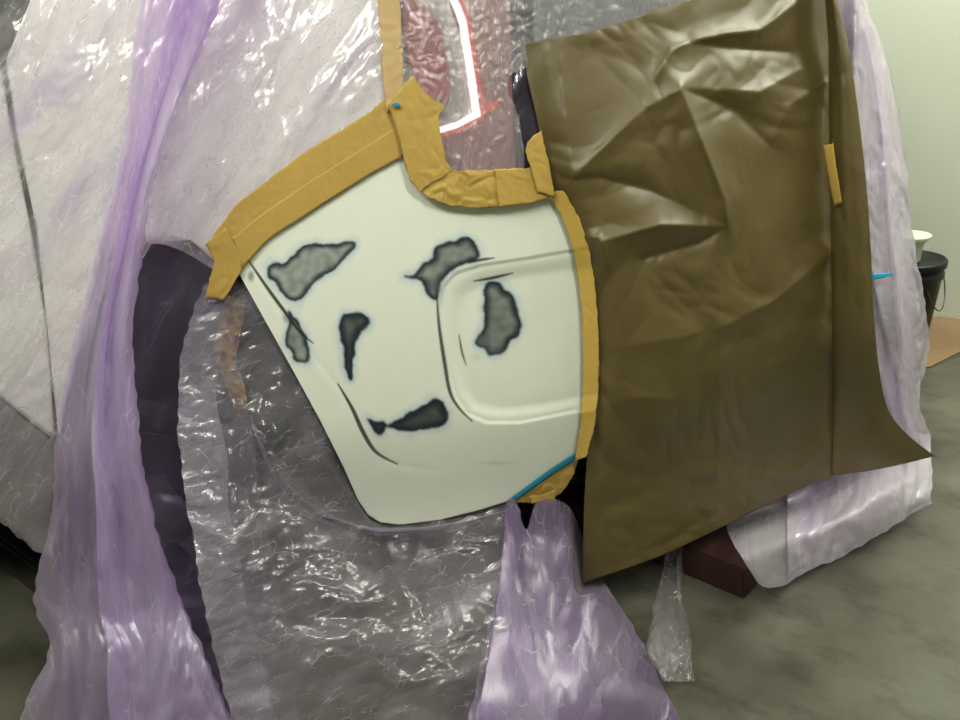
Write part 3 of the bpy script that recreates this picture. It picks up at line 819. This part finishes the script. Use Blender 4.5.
# over the door and quarter panel, on down across the wheel arch
def dA(px, py, U, V, l):
    d = 0.012 + 0.010 * ridged(px / 60 + py / 190, py / 120, 200, 3)
    # long tension folds fanning down from the upper right
    a = (px - 420) * 0.86 + (py + 260) * 0.50
    b = -(px - 420) * 0.50 + (py + 260) * 0.86
    d = d + 0.020 * np.abs(noise2(a / 34, b / 420, 210)) * smooth(110, 200, px)
    d = d + 0.0035 * ridged(a / 22 + noise2(px / 90, py / 90, 221) * 2, b / 70, 220, 2)
    tp, _ = seg_dist(px, py, [(206, 260), (220, 235), (300, 165), (370, 122), (405, 90), (398, -90)], False)
    d = 0.002 + (d - 0.002) * smooth(4, 36, tp)
    arch = smooth(245, 300, py) * smooth(60, 120, px)
    return np.maximum(d * (1 - 0.75 * arch), 0.003)
sheet('crinkled clear film over the white rear door and quarter panel', [
    [(-330, -90), (-80, -90), (60, -90), (200, -90), (300, -90), (398, -90)],
    [(-330, 30), (-80, 50), (50, 60), (160, 60), (270, 60), (394, 60)],
    [(-330, 150), (-80, 160), (40, 150), (140, 145), (240, 140), (375, 122)],
    [(-330, 260), (-80, 270), (30, 255), (110, 235), (180, 215), (262, 192)],
    [(-330, 350), (-80, 370), (20, 370), (82, 340), (144, 245), (222, 266)],
    [(-330, 400), (-80, 440), (20, 470), (66, 430), (146, 248), (223, 269)],
    [(-330, 440), (-80, 474), (42, 553), (60, 520), (147, 251), (224, 272)]], 260, 300, 'film_cling', dA, 1)
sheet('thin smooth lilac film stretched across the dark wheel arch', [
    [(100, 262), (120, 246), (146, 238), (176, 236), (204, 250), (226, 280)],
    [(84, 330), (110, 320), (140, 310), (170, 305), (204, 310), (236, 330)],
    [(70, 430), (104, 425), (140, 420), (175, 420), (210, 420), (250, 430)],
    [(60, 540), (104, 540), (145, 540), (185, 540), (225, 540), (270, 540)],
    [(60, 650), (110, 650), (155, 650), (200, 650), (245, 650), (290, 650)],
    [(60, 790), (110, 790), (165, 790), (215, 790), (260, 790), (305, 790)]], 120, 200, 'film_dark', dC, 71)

# gathered lilac bunch hanging from the roof
def dB(px, py, U, V, l):
    k = 0.9 - 0.35 * smooth(0.5, 1.0, V)
    d = 0.075 + 0.21 * smooth(0.45, 1, V) + 0.020 * l
    d = d + 0.022 * k * np.sin(U * 10 + 2.2 * noise2(V * 3, l * 0.7, 230) + l * 2.1)
    d = d + 0.016 * ridged(px / 60, py / 170, 231, 2) + 0.0015 * ridged(px / 16, py / 26, 232, 2)
    return d
sheet('gathered bunch of lilac film hanging in folds left of the wheel arch', [
    [(150, -90), (172, -90), (192, -90), (214, -90), (238, -90)],
    [(139, 0), (160, 0), (180, 0), (200, 0), (221, 0)],
    [(126, 110), (140, 112), (150, 112), (162, 112), (176, 112)],
    [(113, 185), (122, 186), (132, 186), (141, 187), (152, 188)],
    [(96, 245), (108, 245), (120, 245), (132, 245), (144, 245)],
    [(77, 330), (92, 330), (106, 330), (120, 330), (134, 330)],
    [(57, 420), (78, 420), (98, 420), (118, 420), (138, 420)],
    [(52, 510), (78, 510), (105, 510), (128, 510), (152, 510)],
    [(34, 595), (70, 600), (108, 605), (145, 605), (182, 600)],
    [(48, 650), (80, 655), (125, 655), (165, 655), (205, 655)],
    [(22, 712), (70, 718), (125, 720), (180, 722), (232, 722)],
    [(14, 790), (70, 800), (125, 800), (190, 800), (250, 800)]], 300, 300, 'film_fold', dB, 11, folds=[0, 1.0, 0.42, 0.97])

# drape over the wheel and below the bumper
def dD(px, py, U, V, l):
    d = -0.014 + 0.06 * smooth(0.0, 0.35, V) + 0.29 * smooth(0.25, 1, V)
    d = d + 0.011 * smooth(0, 0.2, V) * (ridged(px / 60, py / 80, 240, 2) + 0.5 * np.sin(px / 22 + py / 60))
    d = d + 0.0022 * smooth(0, 0.1, V) * ridged(px / 30 + py / 30, py / 16, 243, 2)
    sw, al = seg_dist(px, py, [(262, 440), (285, 485), (320, 515), (375, 532), (440, 530)], False)
    return d + 0.012 * np.exp(-sw / 5)
sheet('grey crinkled film draped over the wheel and under the bare bumper', [
    [(203, 284), (231, 280), (252, 292), (300, 376), (342, 458), (374, 518), (440, 515), (516, 496)],
    [(182, 350), (222, 352), (262, 375), (306, 430), (348, 492), (382, 530), (445, 530), (520, 520)],
    [(178, 430), (225, 440), (270, 460), (315, 500), (355, 530), (400, 560), (455, 560), (518, 560)],
    [(190, 520), (235, 530), (285, 545), (330, 560), (370, 580), (420, 600), (460, 605), (512, 612)],
    [(207, 620), (255, 630), (300, 640), (345, 650), (390, 660), (430, 670), (470, 675), (508, 680)],
    [(242, 770), (285, 775), (325, 775), (370, 775), (410, 775), (445, 775), (480, 775), (508, 775)]], 280, 280, 'film_wheel', dD, 21, folds=[0.14, 0.0, 1.0])
drape = bpy.data.objects['masking_film.003']
assert 'wheel' in drape['label']
mid = catmull([(250, 415), (264, 452), (284, 486), (318, 514), (372, 531), (440, 527), (505, 511)], np.linspace(0, 1, 9))
tuck_w = [0.4, 2.0, 3.2, 4.0, 4.5, 4.0, 3.2, 2.0, 0.4]
px, py, U, V = net_grid([[(m[0] - k * w_ * 0.6, m[1] + k * w_) for m, w_ in zip(mid, tuck_w)] for k in (-1, 0, 1)], 110, 10, catmull)
o = grid_mesh('tuck', hit(px, py, 0.062 + 0.010 * np.sin(np.pi * V) + 0.003 * ridged(px / 20, py / 12, 320, 2)), M['film_soft'], drape, UV=np.stack([px, -py], -1) * 0.0018)
o['label'] = 'lilac rolled tuck in the film'

# lilac folds under the bumper's rear corner
def dE(px, py, U, V, l):
    d = 0.012 + 0.045 * smooth(0.0, 0.3, V) + 0.016 * l + 0.34 * smooth(0.12, 1, V)
    d = d + 0.008 * np.sin(U * 7 + l * 1.7 + noise2(V * 3, l, 250) * 2) * smooth(0, 0.3, V)
    hid = sdf(px, py, [(575, 440), (900, 400), (900, 470), (584, 585)])
    d = d - 0.16 * smooth(-10, 2, hid)
    return d + 0.006 * ridged(px / 80, py / 160, 251, 2) + 0.0015 * ridged(px / 16, py / 24, 252, 2) * smooth(0.35, 0.8, U)
sheet('lilac film hanging in soft folds below the blue taped corner', [
    [(505, 503), (514, 499), (526, 529), (536, 503), (553, 499), (570, 508), (582, 535), (592, 570)],
    [(500, 545), (514, 540), (530, 548), (545, 545), (560, 545), (576, 552), (590, 575), (606, 584)],
    [(493, 600), (512, 600), (532, 600), (552, 600), (572, 600), (592, 604), (612, 612), (630, 622)],
    [(482, 660), (506, 660), (532, 660), (556, 660), (580, 660), (606, 662), (632, 666), (656, 672)],
    [(468, 720), (500, 720), (530, 720), (560, 720), (590, 720), (620, 720), (650, 720), (681, 722)],
    [(455, 790), (490, 790), (525, 790), (560, 790), (595, 790), (630, 790), (665, 790), (712, 790)]], 280, 200, 'film_soft', dE, 31, folds=[0, 1.0, 0.04, 0.62])

# dangling scrap under the paper
sheet('narrow crinkled strip of film dangling below the brown paper', [
    [(668, 540), (675, 540), (684, 540)], [(662, 570), (672, 570), (682, 572)], [(655, 600), (668, 600), (682, 600)], [(650, 630), (668, 630), (690, 630)],
    [(648, 652), (670, 655), (692, 655)], [(664, 682), (680, 682), (694, 681)]], 50, 120, 'film_scrap',
    lambda px, py, U, V, l: -0.02 + 0.33 * smooth(0.05, 1, V) + 0.010 * np.sin(U * 9) + 0.012 * ridged(px / 16, py / 24, 260, 3), 41, jit=1.6)

# pale film at the far rear corner
def dG(px, py, U, V, l):
    d = 0.02 + 0.012 * l + 0.014 * np.sin(U * 8 + l * 2 + V * 3) + 0.012 * ridged(px / 34, py / 80, 270, 2) + 0.004 * ridged(px / 14, py / 18, 272, 2)
    hid = sdf(px, py, [(500, -120), (842, -120), (842, 200), (872, 330), (905, 440), (800, 500), (560, 590)])
    return d - 0.10 * smooth(-14, 6, hid) + 0.15 * smooth(0.76, 0.97, V) * smooth(4, -40, hid) + 0.13 * smooth(0.5, 0.1, U) * smooth(0.82, 0.93, V) * smooth(4, -16, hid)
sheet('pale lilac film hanging down the far right corner beside the paper', [
    [(800, -90), (815, -90), (830, -90), (842, -90), (852, -90)],
    [(815, 0), (828, 0), (842, 0), (855, 0), (866, 0)],
    [(828, 60), (842, 60), (856, 60), (872, 60), (887, 60)],
    [(838, 160), (852, 160), (870, 160), (888, 160), (906, 160)],
    [(845, 235), (860, 235), (878, 235), (895, 235), (913, 235)],
    [(850, 300), (868, 300), (886, 300), (906, 300), (925, 300)],
    [(855, 350), (874, 350), (892, 350), (911, 350), (929, 350)],
    [(850, 400), (868, 400), (886, 400), (904, 400), (920, 400)],
    [(820, 440), (848, 440), (876, 440), (904, 440), (931, 440)],
    [(720, 490), (770, 486), (826, 480), (880, 480), (933, 482)],
    [(723, 523), (764, 587), (806, 572), (856, 549), (932, 502)]], 200, 300, 'film_pale', dG, 51, folds=[0, 1.0, 0.35, 0.9])

# over the tail lamp and tailgate
def dH(px, py, U, V, l):
    return 0.010 + 0.004 * ridged(px / 22, py / 90, 280, 2) + 0.0025 * ridged(px / 12, py / 14, 282, 2) + 0.004 * np.exp(-np.abs(px - 522 - (py - 60) * 0.05) / 6)
sheet('grey crinkled film over the tail lamp and the grey tailgate trim', [
    [(374, -90), (440, -90), (510, -90), (600, -90), (840, -90)],
    [(380, 0), (440, 0), (510, 0), (600, 0), (820, 0)],
    [(388, 46), (440, 46), (511, 46), (550, 46), (700, 46)],
    [(393, 70), (440, 70), (490, 70), (509, 70), (519, 70)],
    [(402, 125), (440, 125), (490, 125), (511, 125), (521, 125)],
    [(412, 182), (445, 184), (490, 184), (515, 184), (526, 182)]], 200, 160, 'film_lamp', dH, 61)

sheet('dark glossy film strip between the tail lamp and the brown paper', [
    [(509, 48), (528, 48), (552, 48)], [(512, 100), (534, 100), (556, 100)], [(517, 150), (540, 150), (562, 150)], [(520, 186), (546, 184), (570, 182)]], 40, 90, 'film_dark',
    lambda px, py, U, V, l: 0.003 + 0.004 * ridged(px / 14, py / 60, 310, 2), 81, jit=0.5)

# ------------------------------------------------------------------ things on the floor
# red-brown board under the rear of the car
a = floor_at(744, 600); b = floor_at(764, 590); c = floor_at(575, 530); 
w = empty('wooden_block', tuple(a))
tag(w, 'dark red-brown block on the floor under the brown paper', 'block')
bm = bmesh.new()
D0 = np.array(b - a); L0 = floor_at(690, 577) - a
L0 = L0 / np.linalg.norm(L0) * 0.62
D0 = np.array([-L0[1], L0[0], 0]) / np.linalg.norm(L0) * -0.10
if D0[1] < 0: D0 = -D0
vs_ = []
for zz, s in ((0.0, 0.0), (0.085, 0.008)):
    for (i, j) in ((0, 0), (1, 0), (1, 1), (0, 1)):
        p = L0 * (s + i * (1 - 2 * s)) + D0 * (s + j * (1 - 2 * s))
        vs_.append(bm.verts.new((p[0], p[1], zz)))
for q in ((3, 2, 1, 0), (4, 5, 6, 7), (0, 1, 5, 4), (1, 2, 6, 5), (2, 3, 7, 6), (3, 0, 4, 7)):
    bm.faces.new([vs_[k] for k in q])
bmesh.ops.bevel(bm, geom=list(bm.edges), offset=0.004, segments=2, affect='EDGES')
bm_obj('block_body', bm, M['red_brown'], w, shade=False)

# cardboard on the floor by the wall
pts = [floor_at(x, y) for x, y in ((930, 368), (985, 340), (975, 322), (938, 318), (880, 330), (890, 372))]
bm = bmesh.new()
lo = [bm.verts.new((p[0], p[1], 0.001)) for p in pts]; hi = [bm.verts.new((p[0], p[1], 0.007)) for p in pts]
bm.faces.new(lo[::-1]); bm.faces.new(hi)
for k in range(len(pts)):
    bm.faces.new((lo[k], lo[(k + 1) % 6], hi[(k + 1) % 6], hi[k]))
tag(bm_obj('cardboard_sheet', bm, M['cardboard'], shade=False), 'flat brown cardboard sheet on the floor under the black bucket', 'cardboard')

# bucket
bp_ = floor_at(897, 338, 0.007)
bk = empty('bucket', (bp_[0], bp_[1], 0.0075))
bk.scale = (0.95, 0.95, 0.95)
tag(bk, 'black plastic bucket with lid standing on cardboard by the wall', 'bucket')
lathe('body', [(0.0005, 0.0), (0.112, 0.0), (0.116, 0.01), (0.138, 0.29), (0.146, 0.295), (0.146, 0.31), (0.140, 0.315), (0.142, 0.345)], M['bucket'], bk)
lathe('lid', [(0.140, 0.338), (0.150, 0.338), (0.151, 0.362), (0.146, 0.368), (0.138, 0.366), (0.134, 0.358), (0.0005, 0.358)], M['bucket'], bk)
hp = []
for k in range(25):
    t = math.pi * k / 24
    hp.append((0.148 * math.cos(t) * 0.72 + 0.03, -0.10 - 0.048 * math.sin(t), 0.30 - 0.15 * math.sin(t)))
hd = tube('handle', hp, 0.003, M['steel'], bk)
hd.rotation_euler = (0, 0, 0.75)
# cup
cp = (bp_[0] - 0.008, bp_[1] - 0.01, 0.0075 + 0.3405)
cu = empty('mixing_cup', cp)
tag(cu, 'cream flared plastic cup standing on the bucket lid', 'cup')
lathe('body', [(0.0005, 0.0), (0.044, 0.0), (0.046, 0.004), (0.052, 0.075), (0.070, 0.092), (0.074, 0.100)], M['cup'], cu)
lathe('rim', [(0.0005, 0.098), (0.066, 0.098), (0.074, 0.099), (0.076, 0.104), (0.072, 0.108), (0.0005, 0.104)], M['cup'], cu)

# dark low thing on the floor at the left edge
e0 = floor_at(-60, 520); e1 = floor_at(40, 598)
dirv = e1 - e0; ln = np.linalg.norm(dirv)
fb = empty('floor_beam', (e0[0], e0[1], 0))
tag(fb, 'dark low beam on the floor below the film at the left edge', 'beam')
fb.rotation_euler = (0, 0, math.atan2(dirv[1], dirv[0]))
box('rail', (-0.4, 0.0, 0.0005), (ln + 0.1, 0.03, 0.035), M['rust_steel'], fb, 0.004)
box('beam_body', (-0.4, 0.031, 0.0005), (ln + 0.1, 0.25, 0.06), M['black'], fb, 0.008)
box('top_plate', (-0.4, 0.08, 0.061), (ln + 0.1, 0.24, 0.085), M['dark_teal'], fb, 0.006)
